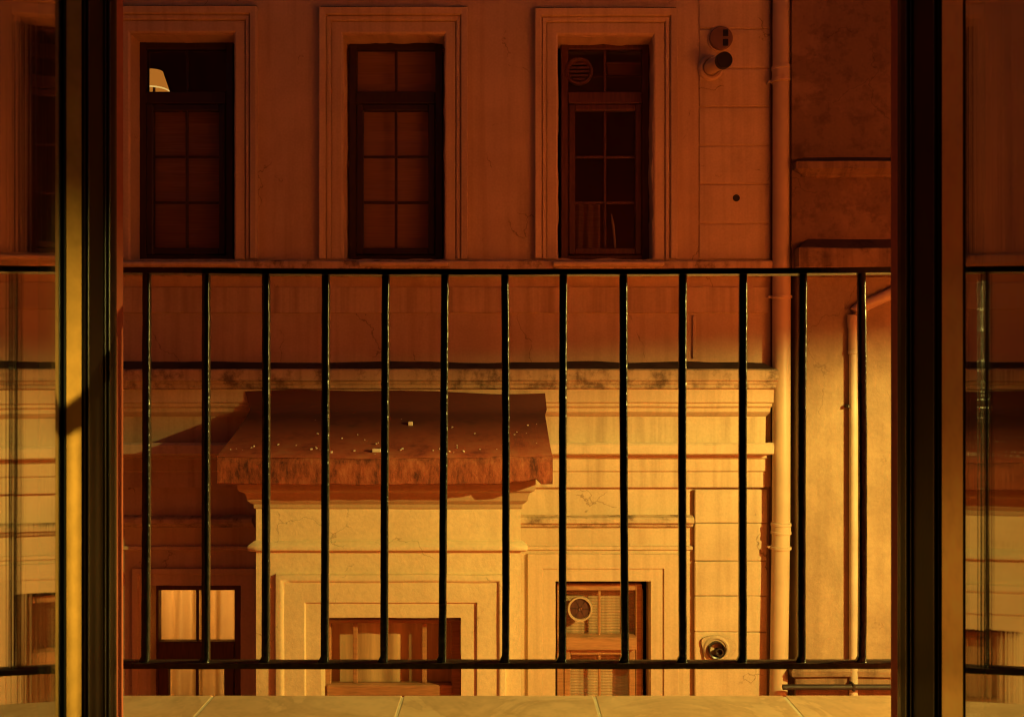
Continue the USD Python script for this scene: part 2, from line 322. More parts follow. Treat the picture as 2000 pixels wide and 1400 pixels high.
# architraves of the upper windows
prof_u = [(0.0, -.03), (0.0, .012), (.012, .02), (.078, .02), (.082, .008), (.09, .032), (.112, .036), (.118, .022), (.126, .05), (.15, .055), (.168, .058), (.172, .052), (.172, -.01)]
for i, (a, b, t) in enumerate(win_up):
    s = surround(X(a, D) + .0, X(b, D) - .0, Z(506, D), Z(t, D) + .004, D, [(w + .004, p) for w, p in prof_u], top=1.09, seed=60 + i)
    obj('architrave', s, 'trim_render', house, smooth=25)
    obj('architrave_top', course(X(a, D) - .172, X(b, D) + .172, D, [(-.01, Z(t, D) + .172 * 1.09 + .035), (.004, Z(t, D) + .172 * 1.09 + .03), (.05, Z(t, D) + .172 * 1.09 + .006)], ends=(False, False), seed=60 + i), 'soot_top', house, smooth=20)  # dark strip painted as the shadow line over the architrave

def window(parent, x0, x1, z0, z1, y, paint, transom, sash, cols, rows, top_cols=2, fw=.055, upper=(0, 0), glassm='window_glass', rail_out=0.0):
    """Wooden casement: outer frame with transom (the part), fixed light above and a glazed sash below (sub-parts)."""
    d0, d1 = y, y + .07
    t0, t1 = transom
    w = obj('window', cat(bx(x0, x0 + fw, d0, d1, z0, z1, .004), bx(x1 - fw, x1, d0, d1, z0, z1, .004), bx(x0 + fw - .001, x1 - fw + .001, d0 + .002, d1, z1 - fw, z1 - .002, .004),
                          bx(x0 + fw - .001, x1 - fw + .001, d0 + .002, d1, z0 + .002, z0 + fw, .004), bx(x0 + fw - .001, x1 - fw + .001, d0 - .012 - rail_out, d1 - .004, t0, t1, .006)), paint, parent)
    def lights(a, b, c, d, nc, nr, yb, bw=.02):
        xs = np.linspace(a, b, nc + 1); zs = np.linspace(c, d, nr + 1)
        for k in range(1, nc): obj('glazing_bar', bx(xs[k] - bw / 2, xs[k] + bw / 2, yb, yb + .022, c, d, .004), paint, w)
        for r in range(1, nr):
            for k in range(nc):
                xa, xb = xs[k] + (bw / 2 if k else 0), xs[k + 1] - (bw / 2 if k < nc - 1 else 0)
                obj('glazing_bar', bx(xa, xb, yb + .002, yb + .02, zs[r] - bw / 2, zs[r] + bw / 2, .004), paint, w)
        for k in range(nc):
            for r in range(nr):
                xa, xb = xs[k] + (bw / 2 - .004 if k else -.003), xs[k + 1] - (bw / 2 - .004 if k < nc - 1 else -.003)
                za, zb = zs[r] + (bw / 2 - .004 if r else -.003), zs[r + 1] - (bw / 2 - .004 if r < nr - 1 else -.003)
                obj('pane', bx(xa, xb, yb + .010, yb + .014, za, zb), glassm, w)
    lights(x0 + fw, x1 - fw, t1, z1 - fw, top_cols, 1, y + .02)
    sw = sash
    a, b, c, d = x0 + fw + .003, x1 - fw - .003, z0 + fw + .003, t0 - .003
    obj('sash', cat(bx(a, a + sw, d0 - .008, d1 - .02, c, d, .007), bx(b - sw, b, d0 - .008, d1 - .02, c, d, .007), bx(a + sw - .002, b - sw + .002, d0 - .005, d1 - .022, d - sw, d - .001, .007), bx(a + sw - .002, b - sw + .002, d0 - .005, d1 - .022, c + .001, c + sw, .007)), paint, w)
    lights(a + sw, b - sw, c + sw, d - sw, cols, rows, y + .012)
    return w
YF = 7.27
SC = YF / D
def zf(py): return Z(py, YF)
for i, (a, b, t) in enumerate(win_up):
    x0, x1 = X(a, D) - .012, X(b, D) + .012
    # frame lies behind the reveal: positions read at its own depth
    fx0, fx1 = (X(272, YF), X(455, YF)) if i == 0 else (X(682, YF), X(864, YF)) if i == 1 else (X(1096, YF), X(1268, YF))
    w = window(house, fx0, fx1, Z(507, YF) - .02, Z(82, YF), YF, ('dark_window_paint', 'dark_window_paint', 'red_window_paint')[i], (zf(203), zf(180)), .05, 2, 3)
    obj('stone_sill', bx(X((237, 700, 1080)[i], D - .15), X((462, 876, 1298)[i], D - .15), D - .15, YF, Z(519, D - .15), Z(510.5, D - .15), .008), 'trim_render', house)

# belt under the upper windows, plain zone, cornice
zb = lambda p: Z(p, D)
obj('string_course', course(-7.5, xend - .02, D, [(0, zb(509)), (.06, zb(510)), (.075, zb(513)), (.075, zb(527)), (.05, zb(531)), (.03, zb(538)), (0, zb(541))], ends=(False, True), seed=1), 'grimy_trim', house, smooth=30)
obj('apron_band', course(-7.5, xend - .03, D, [(-.01, zb(560)), (.014, zb(562)), (.014, zb(610)), (-.01, zb(613))], ends=(False, True), seed=2, amp=.002), 'frieze_render', house)
obj('wall_strip', bx(X(1352, D), X(1357, D), D - .02, D + .01, zb(700), zb(617), .003), 'upper_render', house)
obj('cornice_top', course(-7.5, 1.95, D, [(-.01, zb(706)), (.012, zb(708)), (.212, zb(721.5))], seed=3, amp=.016, ex=.22), 'soot_top', house, smooth=20)  # dark sloped strip standing in for the shade above the cornice
cor = [(.205, zb(720.5)), (.21, zb(721.3)), (.225, zb(723)), (.225, zb(742)), (.205, zb(745)), (.2, zb(749)), (.19, zb(751)), (.19, zb(757)), (.155, zb(760)),
       (.15, zb(784)), (.13, zb(787)), (.13, zb(792)), (.105, zb(796)), (.10, zb(803)), (.085, zb(806)), (.05, zb(811)), (.035, zb(813)), (.03, zb(860)), (.03, zb(864))]
def split(prof, a, b): return prof[a:b]
obj('cornice', course(-7.5, 1.95, D, cor[:9], seed=3, amp=.004, ex=.22), 'grimy_trim', house, smooth=20)
obj('cornice_moulding', course(-7.5, 1.95, D, cor[8:17], seed=3, amp=.0025, ex=.22), 'trim_render', house, smooth=20)
obj('frieze', course(-7.5, 1.95, D, cor[16:], seed=3, amp=.002, ex=.22), 'frieze_render', house, smooth=20)
lg = [(.03, zb(864)), (.15, zb(862)), (.165, zb(866)), (.165, zb(882)), (.155, zb(884)), (.05, zb(888)), (.05, zb(893)), (.028, zb(896)), (.028, zb(918)), (.016, zb(921)), (.012, zb(921.5)), (.012, zb(951)), (-.045, zb(951))]
obj('string_course', course(-7.5, 1.95, D, lg[:7], seed=5, amp=.003, ex=.2), 'trim_render', house, smooth=20)
obj('frieze', course(-7.5, 1.95, D, lg[6:], seed=5, amp=.002, ex=.5), 'frieze_render', house, smooth=20)
# ledge and thin line across the recessed lower wall
xr_in = X(1352, DL)
for x0, x1 in ((-7.5, X(498, DL)), (X(1015, DL), xr_in)):
    zz = lambda p: Z(p, DL)
    obj('ledge', course(x0, x1, DL, [(-.01, zz(1005)), (.075, zz(1008)), (.085, zz(1011)), (.085, zz(1018)), (.05, zz(1021)), (.035, zz(1027)), (-.01, zz(1030))], ends=(False, False), seed=8, amp=.006), 'grimy_trim', house, smooth=25)
    obj('moulding', course(x0, x1, DL, [(-.01, zz(1064)), (.022, zz(1066)), (.022, zz(1072)), (-.01, zz(1076))], ends=(False, False), seed=9), 'trim_render', house, smooth=25)
# architraves of the lower windows
prof_l = [(0.0, -.06), (0.0, .012), (.085, .012), (.09, .026), (.125, .03), (.128, .03), (.128, -.01)]
prof_l2 = [(0.0, -.06), (0.0, .010), (.095, .010), (.098, .024), (.205, .026), (.208, .02), (.208, -.01)]
obj('architrave', surround(X(lw[0], DL), X(lw[1], DL), -3.6, Z(lw[2], DL), DL, [(w + .004, p) for w, p in prof_l], seed=70), 'trim_render', house, smooth=25)
obj('architrave', surround(X(rw[0], DL), X(rw[1], DL), -3.6, Z(rw[2], DL), DL, [(w + .004, p) for w, p in prof_l2], seed=71), 'trim_render', house, smooth=25)

# corner blocks (quoins)
def quoins(xa, xb, y, edges, m, gap):
    for k, (t, b) in enumerate(zip(edges[:-1], edges[1:])):
        blk = bx(xa, xb, y - .011, y + .02, Z(b, y) + gap, Z(t, y) - gap, .006)
        blk = blk.subdivide().subdivide(); blk.vertices = wobble(blk.vertices, .0035, 4, 90 + k)
        obj('quoin', blk, m, house, smooth=35)
quoins(xq0, xq1, D, [-400, -322, -245, -168, -92, -17, 58, 134.5, 210, 285, 360, 437, 508], 'quoin_render', .0045)
quoins(X(1357, D), X(1499, D), D + .012, [955, 1021, 1095, 1163, 1233, 1300, 1370, 1440, 1510, 1580, 1650, 1720, 1790, 1830], 'quoin_render', .0022)

# lower left window: lit room behind a translucent drape
YL = 7.25
window(house, X(297, YL), X(470, YL), -3.5, Z(1140, YL), YL, 'red_window_paint', (Z(1286, YL), Z(1252, YL)), .075, 2, 3, fw=.048)
window(house, X(1088, YL), X(1254, YL), -3.5, Z(1140, YL), YL, 'wood_window_paint', (Z(1265, YL), Z(1240, YL)), .05, 2, 3, fw=.05, rail_out=.05)

# ---- portico
zp = lambda p: Z(p, DP); xp = lambda p: X(p, DP)
px0, px1 = xp(500), xp(1017)
door = (628, 900, 1206)
hole = rough_rect(xp(door[0]), xp(door[1]), GZ, zp(door[2]), .003, 55).union(sbox(xp(door[0]) + .01, GZ - .1, xp(door[1]) - .01, -3))
body = sbox(px0, GZ, px1, -.62).difference(hole)
por = obj('portico', cat(plate(body, DP, DP + .2), bx(px0, px0 + .2, DP + .2, DL + .01, GZ, -.622), bx(px1 - .2, px1, DP + .2, DL + .01, GZ, -.622)), 'portico_render', house)
# stepped frames round the portico opening, cut into the soft render
obj('door_surround', surround(xp(door[0]), xp(door[1]), GZ, zp(door[2]), DP, [(.003, -.05), (.003, .004), (.105, .004), (.112, .02), (.118, .022), (.25, .022), (.262, .036), (.275, .04), (.305, .034), (.31, -.005)], top=.98, amp=.006, seed=80), 'portico_render', por, smooth=40)
obj('moulding', course(px0, px1, DP, [(-.005, zp(1054)), (.012, zp(1056)), (.04, zp(1062)), (.048, zp(1067)), (.045, zp(1072)), (.03, zp(1075)), (0.0, zp(1076))], ends=(True, True), amp=.003, seed=81), 'portico_render', por, smooth=40)
obj('bed_moulding', course(px0, px1, DP, [(.10, -.68), (.10, -.755), (.09, -.775), (.062, -.79), (.052, -.815), (.046, -.845), (.022, -.868), (.012, -.872), (.012, -.90), (-.005, -.91)], ends=(True, True), amp=.003, seed=82), 'soffit_moulding', por, smooth=30)
# canopy sheet
def sheet(w0, w1):
    cs = [(6.935, -.113), (6.925, -.185), (6.905, -.243), (6.85, -.275), (6.75, -.312), (6.63, -.352), (6.50, -.392), (6.37, -.432), (6.25, -.468), (6.16, -.494), (6.115, -.507), (6.088, -.52)]
    xs = np.linspace(0, 1, 40); rows = []
    for k, (y, z) in enumerate(cs):
        t = k / (len(cs) - 1)
        l = np.interp(k, [0, 2, 4, 11], [-1.904, -1.86, -1.858, -1.850]); r = np.interp(k, [0, 2, 3, 11], [.30, .312, .295, .313])
        rows.append([(l + (r - l) * s, y + (0 if k < 3 else .004 * math.sin(3 * s + k)), z + (.012 * math.sin(5 * s) + .006 * math.sin(13 * s) if k == 0 else -.008 * math.sin(math.pi * s) * t)) for s in xs])
    return np.array(rows)
top = sheet(0, 1); top = wobble(top, .006, 3, 83)
und = top.copy(); und[:, :, 2] -= .02; und[:3, :, 1] -= -.02; und[:3, :, 2] += .02
can = cat(grid(top[:, ::-1]), grid(und), grid(np.stack([top[:, 0], und[:, 0]])), grid(np.stack([und[:, -1], top[:, -1]])), grid(np.stack([und[0], top[0]])))
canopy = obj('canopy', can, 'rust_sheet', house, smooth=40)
lipx = np.linspace(-1.850, .313, 60)
lip_prof = [(6.105, -.512), (6.085, -.532), (6.073, -.565), (6.076, -.615), (6.08, -.655), (6.082, -.684), (6.105, -.692), (6.47, -.687), (6.49, -.60)]
lr = np.array([[(x, y, z + (-.008 * math.sin(math.pi * (x + 1.9) / 2.23) if k < 7 else 0)) for x in lipx] for k, (y, z) in enumerate(lip_prof)])
# broken right corner of the lip
for k in range(3, 9):
    for j in range(52, 60): lr[k, j, 2] += .055 * meshkit.noise(np.array([lipx[j] * 9, k * .2, .3]), 5) * (j < 57) 
lr = wobble(lr, .011, 5, 84)
def capm(a): 
    c = a.mean(0); return trimesh.Trimesh(np.vstack([a, c]), [(i, (i + 1) % len(a), len(a)) for i in range(len(a))], process=False)
obj('canopy_lip', cat(grid(lr[:, ::-1]), capm(lr[:, 0]), capm(lr[::-1, -1])), 'rust_lip', canopy, smooth=40)
# side end walls under the sheet
for s in (-1, 1):
    xa = -1.815 if s < 0 else .268
    pts = [(7.11, -.27), (6.85, -.30), (6.50, -.41), (6.14, -.52), (6.14, -.675), (7.11, -.675)]
    poly = Polygon(pts); m = trimesh.creation.extrude_polygon(poly, .04, engine='earcut'); v = m.vertices
    obj('canopy_end', trimesh.Trimesh(np.c_[xa - .02 + v[:, 2], v[:, 0], v[:, 1]], m.faces, process=False), 'rust_lip', canopy)

# glazed door head in the portico
YD = 6.60
dx0, dx1 = X(640, YD), X(884, YD)
dz1 = Z(1207, YD)
w = obj('door', cat(bx(X(632, YD) - .01, dx0 + .02, YD, YD + .06, GZ, dz1, .004), bx(dx1 - .01, X(900, YD), YD, YD + .06, GZ, dz1, .004), bx(dx0, dx1, YD + .001, YD + .06, dz1 - .035, dz1 - .001, .004), bx(dx0, dx1, YD - .03, YD + .06, Z(1356, YD), Z(1335, YD), .006),
                     bx(dx0, dx1, YD + .01, YD + .05, GZ + .02, Z(1358, YD))), 'wood_window_paint', house)
for p in (693, 828): obj('glazing_bar', bx(X(p - 4.5, YD), X(p + 4.5, YD), YD + .012, YD + .04, Z(1334, YD), dz1 - .036, .004), 'wood_window_paint', w)
for a, b in ((645, 689), (698, 824), (832, 884)): obj('pane', bx(X(a, YD), X(b, YD), YD + .024, YD + .028, Z(1336, YD), dz1 - .03), 'window_glass', w)
obj('door_head', bx(xp(618), xp(900), DP + .03, YD + .05, zp(1213), zp(1206) + .004, .003), 'red_window_paint', w)

# ------------------------------------------------------------------ downpipe between the houses
pc = (X(1527, 7.025), 7.025)
dp = thing('downpipe', 'thick pale rendered downpipe running between the two facing houses', 'downpipe', (pc[0], pc[1], 0))
def dpc(z0, z1, r, dx0=0, dx1=0): return cyl((dx0, 0, z0), (dx1, 0, z1), r, 28)
zq = lambda p: Z(p, 7.025)
segs = [(TOP, zq(160), 0, 0), (zq(150), zq(590), 0, -.002), (zq(580), zq(1040), -.002, -.006), (zq(1030), GZ + .1, -.006, -.05)]
for z0, z1, a, b in segs: obj('pipe_length', dpc(z1, z0, .066, b, a), 'pipe_paint', dp, smooth=40)
for p, h, r, dx in ((131, 28, .076, 0), (1021, 22, .075, -.006)):
    obj('socket', lathe([(.066, 0), (r, .004), (r, .02), (r - .004, .024), (r - .004, Z(p, 7.025) - Z(p + h, 7.025) - .024), (r, Z(p, 7.025) - Z(p + h, 7.025) - .02), (r, Z(p, 7.025) - Z(p + h, 7.025)), (.066, Z(p, 7.025) - Z(p + h, 7.025) + .004)], (dx, 0, zq(p + h)), (0, 0, 1)), 'pipe_paint', dp, smooth=40)
for p, dx in ((162, 0), (583, -.002), (1072, -.008)):
    obj('bracket', cat(lathe([(.067, 0), (.078, .002), (.078, .02), (.067, .022)], (dx, 0, zq(p)), (0, 0, 1)), bx(-.1, -.05, .0, .012, zq(p) + .002, zq(p) + .022, .003), cyl((-.09, .005, zq(p) + .011), (-.09, .12, zq(p) + .011), .008, 8)), 'pipe_paint', dp, smooth=40)

# ------------------------------------------------------------------ neighbouring house on the right
nb = thing('neighbouring_house', 'blotchy windowless rendered house wall right of the downpipe', 'house')
xn0 = X(1560, DN)
nw = trimesh.creation.box((1, 1, 1))
obj('wall', cat(plate(sbox(xn0, GZ, XR, TOP + .6), DN, DN + .5)), 'neighbour_render', nb)
obj('party_wall', bx(xend - .01, xn0 + .1, D + .06, D + .3, GZ, TOP + .3), 'neighbour_render', nb)
zn = lambda p: Z(p, DN)
xs0 = X(1546, DN)
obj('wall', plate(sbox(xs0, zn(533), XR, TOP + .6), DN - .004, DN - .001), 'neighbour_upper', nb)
obj('string_course', course(xs0 + .09, XR, DN, [(-.01, zn(312)), (.07, zn(318)), (.08, zn(320)), (.08, zn(333)), (.05, zn(338)), (.025, zn(341)), (.02, zn(346)), (-.01, zn(349))], ends=(True, False), amp=.006, seed=20), 'neighbour_trim', nb, smooth=25)
obj('cornice', course(xs0 + .13, XR, DN, [(-.01, zn(474)), (.04, zn(480)), (.10, zn(487)), (.11, zn(489)), (.11, zn(524)), (.09, zn(531)), (.04, zn(540)), (-.01, zn(543))], ends=(True, False), amp=.008, seed=21), 'neighbour_trim', nb, smooth=25)
obj('ledge_top', course(xs0 + .09, XR, DN, [(-.01, zn(306)), (.005, zn(308)), (.076, zn(319.5))], ends=(True, False), amp=.006, seed=20), 'soot_top', nb, smooth=25)  # dark strips drawn in for the shade above the two ledges
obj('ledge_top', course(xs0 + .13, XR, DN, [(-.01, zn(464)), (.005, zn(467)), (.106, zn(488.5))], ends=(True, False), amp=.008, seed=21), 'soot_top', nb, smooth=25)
obj('plinth', course(xn0, XR, DN, [(-.01, zn(1292)), (.06, zn(1302)), (.07, zn(1306)), (.065, zn(1316)), (.03, zn(1322)), (.028, zn(1440)), (.028, GZ)], ends=(True, False), amp=.012, seed=22), 'neighbour_trim', nb, smooth=25)

YP = 6.905
wp = thing('drain_pipe', 'slim white drain pipe with a slanting top run on the blotchy right wall', 'drain pipe', (X(1667, YP), YP, 0))
px_ = X(1667, YP)
obj('pipe_length', cyl((0, 0, Z(690, YP)), (0.0, 0, GZ), .031, 20), 'white_pipe', wp, smooth=40)
obj('pipe_length', cyl((0, 0, Z(618, YP)), (0, 0, Z(684, YP)), .036, 20), 'pipe_paint', wp, smooth=40)
obj('joint_ring', lathe([(.031, 0), (.040, .003), (.040, .028), (.031, .031)], (0, 0, Z(692, YP)), (0, 0, 1)), 'white_pipe', wp, smooth=40)
el = [(0, 0, Z(640, YP)), (0, 0, Z(616, YP)), (.012, 0, Z(609, YP)), (.04, 0, Z(602, YP)), (X(1750, YP) - px_, 0, Z(569, YP)), (X(1900, YP) - px_, 0, Z(510, YP))]
obj('slanting_run', tube(el, .042, 16), 'pipe_paint', wp, smooth=60)
obj('bracket', bx(-.05, -.03, -.02, .1, Z(790, YP), Z(796, YP), .003), 'dark_metal', wp)
hp = thing('wall_pipe', 'thin dark horizontal pipe low on the blotchy right wall', 'pipe', (xn0, 6.84, Z(1341, 6.84)))
obj('pipe_length', cyl((-.15, 0, 0), (4.0, 0, 0), .02, 12), 'dark_metal', hp, smooth=40)
for k in (.35, 1.4): obj('clip', bx(k, k + .02, -.024, .06, -.026, .026, .004), 'dark_metal', hp)

# ------------------------------------------------------------------ vents and flues on the corner blocks
yq = D - .011
def ztq(p): return Z(p, yq)
v = thing('round_vent', 'dark round vent cover with two slots on the upper corner blocks', 'vent', (X(1407, yq), yq, ztq(77)))
obj('cover', lathe([(.0, -.03), (.082, -.03), (.088, -.024), (.090, 0.0)], (0, 0, 0), (0, 1, 0)), 'vent_plastic', v, smooth=40)
for s in (-1, 1): obj('slot', bx(.012, .052, -.034, -.029, s * .036 - .026, s * .036 + .026, .004), 'black_plastic', v)
obj('rim', lathe([(.088, -.012), (.098, -.01), (.098, 0), (.088, 0)], (0, 0, 0), (0, 1, 0)), 'quoin_render', v, smooth=40)
f = thing('flue_pipe', 'pale flue collar with a black capped end sticking out below the round vent', 'flue', (X(1388, yq), yq, ztq(134)))
obj('collar', lathe([(.058, -.012), (.066, -.028), (.082, -.032), (.092, -.022), (.095, -.004), (.095, 0)], (0, 0, 0), (0, 1, 0)), 'pipe_paint', f, smooth=40)
obj('pipe', tube([(0, 0.005, 0), (.0, -.06, -.002), (.010, -.12, -.008), (.028, -.18, -.014), (.04, -.22, -.02)], .056, 20), 'pipe_paint', f, smooth=60)
obj('cap', lathe([(0, .0), (.055, .0), (.060, .008), (.060, .05), (.052, .055)], (.047, -.265, -.023), (-.15, .97, .08)), 'black_plastic', f, smooth=40)
h = obj('wall_hole', lathe([(0, -.003), (.022, -.004), (.027, -.002), (.027, .004)], (X(1438, yq), yq, ztq(387)), (0, 1, 0), 14), 'black_plastic'); tag(h, 'small black hole with a rust streak in the corner blocks beside the third window', 'hole')
g = thing('flue_outlet', 'round black flue outlet in a patched plaster ring low on the corner blocks', 'flue', (X(1398, yq), yq, ztq(1266)))
pp = np.array([(math.cos(a) * (.125 + .02 * math.sin(3 * a + 1)) + .01, math.sin(a) * (.118 + .018 * math.cos(2 * a))) for a in np.linspace(0, 2 * math.pi, 40)[:-1]])
obj('plaster_patch', plate(Polygon(pp).difference(Polygon([(math.cos(a) * .055, math.sin(a) * .055) for a in np.linspace(0, 6.28, 24)[:-1]])), -.012, .004), 'plaster_patch', g)
obj('plaster_ring', lathe([(.072, -.012), (.078, -.022), (.088, -.024), (.10, -.012)], (0, 0, 0), (0, 1, 0)), 'plaster_patch', g, smooth=40)
obj('pipe', cat(lathe([(.052, .03), (.052, -.05), (.062, -.055), (.062, -.03), (.062, .03)], (0, 0, 0), (0, 1, 0))), 'black_plastic', g, smooth=40)
obj('pipe', lathe([(0, -.02), (.026, -.03), (.03, -.06), (.022, -.06), (.02, 0)], (.016, 0, -.012), (0, 1, 0)), 'dark_metal', g, smooth=40, label='inner pipe of the flue outlet')

# ------------------------------------------------------------------ curtains, blinds and what stands inside the windows
def drape(x0, x1, z0, z1, y, folds, amp, seed, taper=0.):
    xs = np.linspace(0, 1, 120); zs = np.linspace(0, 1, 14); rows = []
    ph = meshkit.noise(np.c_[xs * folds * .6, xs * 0 + seed, xs * 0], seed) * 5
    for t in zs:
        x = x0 + (x1 - x0) * xs
        rows.append(np.c_[x + taper * t * (.5 - xs), y + amp * np.sin(2 * math.pi * folds * xs + ph + .6 * t) + amp * .35 * np.sin(9 * xs + 3 * t + seed), np.full_like(x, z1 + (z0 - z1) * t)])
    return grid(rows)
def blind(x0, x1, z0, z1, y, pitch, seed):
    zs = np.arange(z1, z0, -pitch); rows = []
    for k, z in enumerate(zs):
        for dz, dy in ((0, 0), (-.5 * pitch, .22 * min(pitch, .04)), (-.97 * pitch, .0)):
            rows.append([(x0, y + dy, z + dz), ((x0 + x1) / 2, y + dy + .002, z + dz - .003 * meshkit.noise(np.array([k * .7, seed, 0.]), 3)), (x1, y + dy, z + dz)])
    return grid(rows)
bl = obj('window_blind', blind(X(270, 7.38), X(462, 7.38), Z(520, 7.38), Z(205, 7.38), 7.38, .15, 1), 'dim_blind_cloth'); tag(bl, 'dim slatted blind behind the left upper window', 'blind')
bl = obj('window_blind', blind(X(678, 7.38), X(872, 7.38), Z(520, 7.38), Z(70, 7.38), 7.38, .15, 2), 'blind_cloth'); tag(bl, 'brown slatted blind behind the middle upper window', 'blind')
cu = obj('curtain', drape(X(1118, 7.6), X(1172, 7.6), Z(520, 7.6), Z(395, 7.6), 7.6, 2, .02, 3), 'dim_blind_cloth'); tag(cu, 'dark drape hanging in the bottom left pane of the right upper window', 'curtain')
st = obj('window_tie', tube([(X(1194, 7.36), 7.36, Z(418, 7.36)), (X(1198, 7.36), 7.37, Z(440, 7.36)), (X(1201, 7.36), 7.36, Z(478, 7.36)), (X(1203, 7.36), 7.37, Z(500, 7.36))], [.004, .012, .009, .005], 10), 'fan_plastic', smooth=60); tag(st, 'pale cloth strip hanging in the bottom right pane of the right upper window', 'cloth strip')
fan = thing('extractor_fan', 'round slatted extractor fan set in the top left pane of the right upper window', 'fan', (X(1131, YF), YF + .02, Z(139, YF)))
obj('fan_ring', lathe([(.075, -.01), (.09, -.03), (.105, -.028), (.11, 0), (.1, .02)], (0, 0, 0), (0, 1, 0)), 'red_window_paint', fan, smooth=40)
for k in range(-2, 3): obj('slat', bx(-math.sqrt(.08**2 - (k * .03)**2), math.sqrt(.08**2 - (k * .03)**2), -.016, .0, k * .03 - .009, k * .03 + .009, .003), 'red_window_paint', fan)
shelf = thing('storage_box', 'dim brown box on a shelf behind the top right pane of the right upper window', 'box', (X(1220, 7.6), 7.6, Z(150, 7.6)))
obj('box_body', bx(-.14, .2, 0, .25, 0, .1, .006), 'blind_cloth', shelf); obj('lid', bx(-.145, .205, -.005, .255, .1005, .118, .004), 'blind_cloth', shelf)
sh = obj('shelf', bx(X(1100, 7.6), X(1270, 7.6), 7.55, 7.9, Z(156, 7.6), Z(151, 7.6), .003), 'dark_interior'); tag(sh, 'dark shelf carrying the brown box in the right upper window', 'shelf')

fan2 = thing('extractor_fan', 'round pale ringed extractor fan in the lower right window', 'fan', (X(1133, YL), YL + .015, Z(1189, YL)))
obj('fan_ring', lathe([(.078, -.006), (.082, -.022), (.094, -.022), (.098, 0), (.09, .02)], (0, 0, 0), (0, 1, 0)), 'fan_plastic', fan2, smooth=40)
obj('fan_disc', lathe([(0, -.008), (.012, -.014), (.016, -.006), (.078, -.004), (.078, .006)], (0, 0, 0), (0, 1, 0)), 'red_window_paint', fan2, smooth=40)
for a in range(3): obj('blade_rib', bx(-.076, .076, -.008, -.003, -.0015, .0015).apply_transform(trimesh.transformations.rotation_matrix(a * math.pi / 3 + .05, (0, 1, 0))), 'black_plastic', fan2)
b2 = obj('window_blind', blind(X(1090, 7.38), X(1256, 7.38), -3.4, Z(1150, 7.38), 7.38, .022, 5), 'drape_cloth'); tag(b2, 'fine slatted blind behind the lower right window', 'blind')
c3 = obj('curtain', drape(X(634, 6.73), X(890, 6.73), -3.2, Z(1203, 6.73), 6.73, 4.5, .009, 8), 'amber_cloth'); tag(c3, 'brown gathered curtain behind the glazed door head under the canopy', 'curtain')
# back of the portico hall
obj('inner_wall', cat(bx(-1.55, -.02, 8.3, 8.4, GZ, -1.2), bx(-1.55, -1.45, D, 8.3, GZ, -1.2), bx(-.12, -.02, D, 8.3, GZ, -1.2), bx(-1.45, -.12, DP + .22, 8.3, -1.45, -1.35)), 'dark_interior', house)
# lit room
rx0, rx1 = X(255, 7.4), X(500, 7.4)
obj('inner_wall', cat(bx(rx0, rx1, 9.0, 9.1, -3.9, -1.0), bx(rx0 - .06, rx0, D + .262, 9.1, -3.9, -1.0), bx(rx1, rx1 + .06, D + .262, 9.1, -3.9, -1.0), bx(rx0, rx1, D + .262, 9.0, -1.06, -1.0), bx(rx0, rx1, D + .262, 9.0, -3.96, -3.9)), 'lit_interior', house)
c4 = obj('curtain', drape(X(310, 7.42), X(392, 7.42), -3.4, Z(1130, 7.42), 7.44, 2.6, .03, 11), 'lit_drape'); tag(c4, 'yellow lit curtain in the left half of the lower left window', 'curtain')
c5 = obj('curtain', drape(X(384, 7.5), X(480, 7.5), -3.4, Z(1130, 7.5), 7.52, 2.8, .03, 12), 'lit_drape'); tag(c5, 'orange lit curtain in the right half of the lower left window', 'curtain')
rl = thing('ceiling_lamp', 'bright lamp behind the lit curtains of the lower left window', 'lamp', (X(372, 8.3), 8.3, -1.42))
obj('lamp_shade', lathe([(.03, .2), (.10, .16), (.13, .06), (.125, .05), (.09, .15), (.0, .18)], (0, 0, 0), (0, 0, 1)), 'lit_interior', rl, smooth=40)
obj('cord', cyl((0, 0, .18), (0, 0, .34), .005, 6), 'black_plastic', rl)
sl = UsdLux.SphereLight.Define(stage, str(rl.GetPath()) + '/bulb'); sl.CreateRadiusAttr(.04); sl.CreateIntensityAttr(700.0); sl.CreateNormalizeAttr(False); sl.CreateColorAttr(Gf.Vec3f(1, .52, .14))

# table lamp seen through the transom of the left upper window
tl = thing('table_lamp', 'lit table lamp shade glowing in the left upper window', 'lamp', (X(301, 8.4), 8.4, Z(176, 8.4)))
obj('lamp_shade', lathe([(.075, .165), (.13, .0)], (0, 0, 0), (0, 0, 1)), 'lamp_shade', tl, smooth=60)
obj('shade_rim', lathe([(.128, .002), (.131, .0), (.131, .014), (.127, .016)], (0, 0, -.014), (0, 0, 1)), 'lamp_glow', tl, smooth=60)
obj('lamp_stem', cat(cyl((0, 0, -.5), (0, 0, .05), .012, 10), cyl((0, 0, -.52), (0, 0, -.5), .07, 20)), 'dark_metal', tl, smooth=40)
ld = obj('wardrobe', bx(X(262, 8.4), X(330, 8.4), 8.15, 8.75, -.2, Z(176, 8.4) - .522, .006), 'dark_interior'); tag(ld, 'dark cupboard under the lit table lamp in the left upper window', 'cupboard')

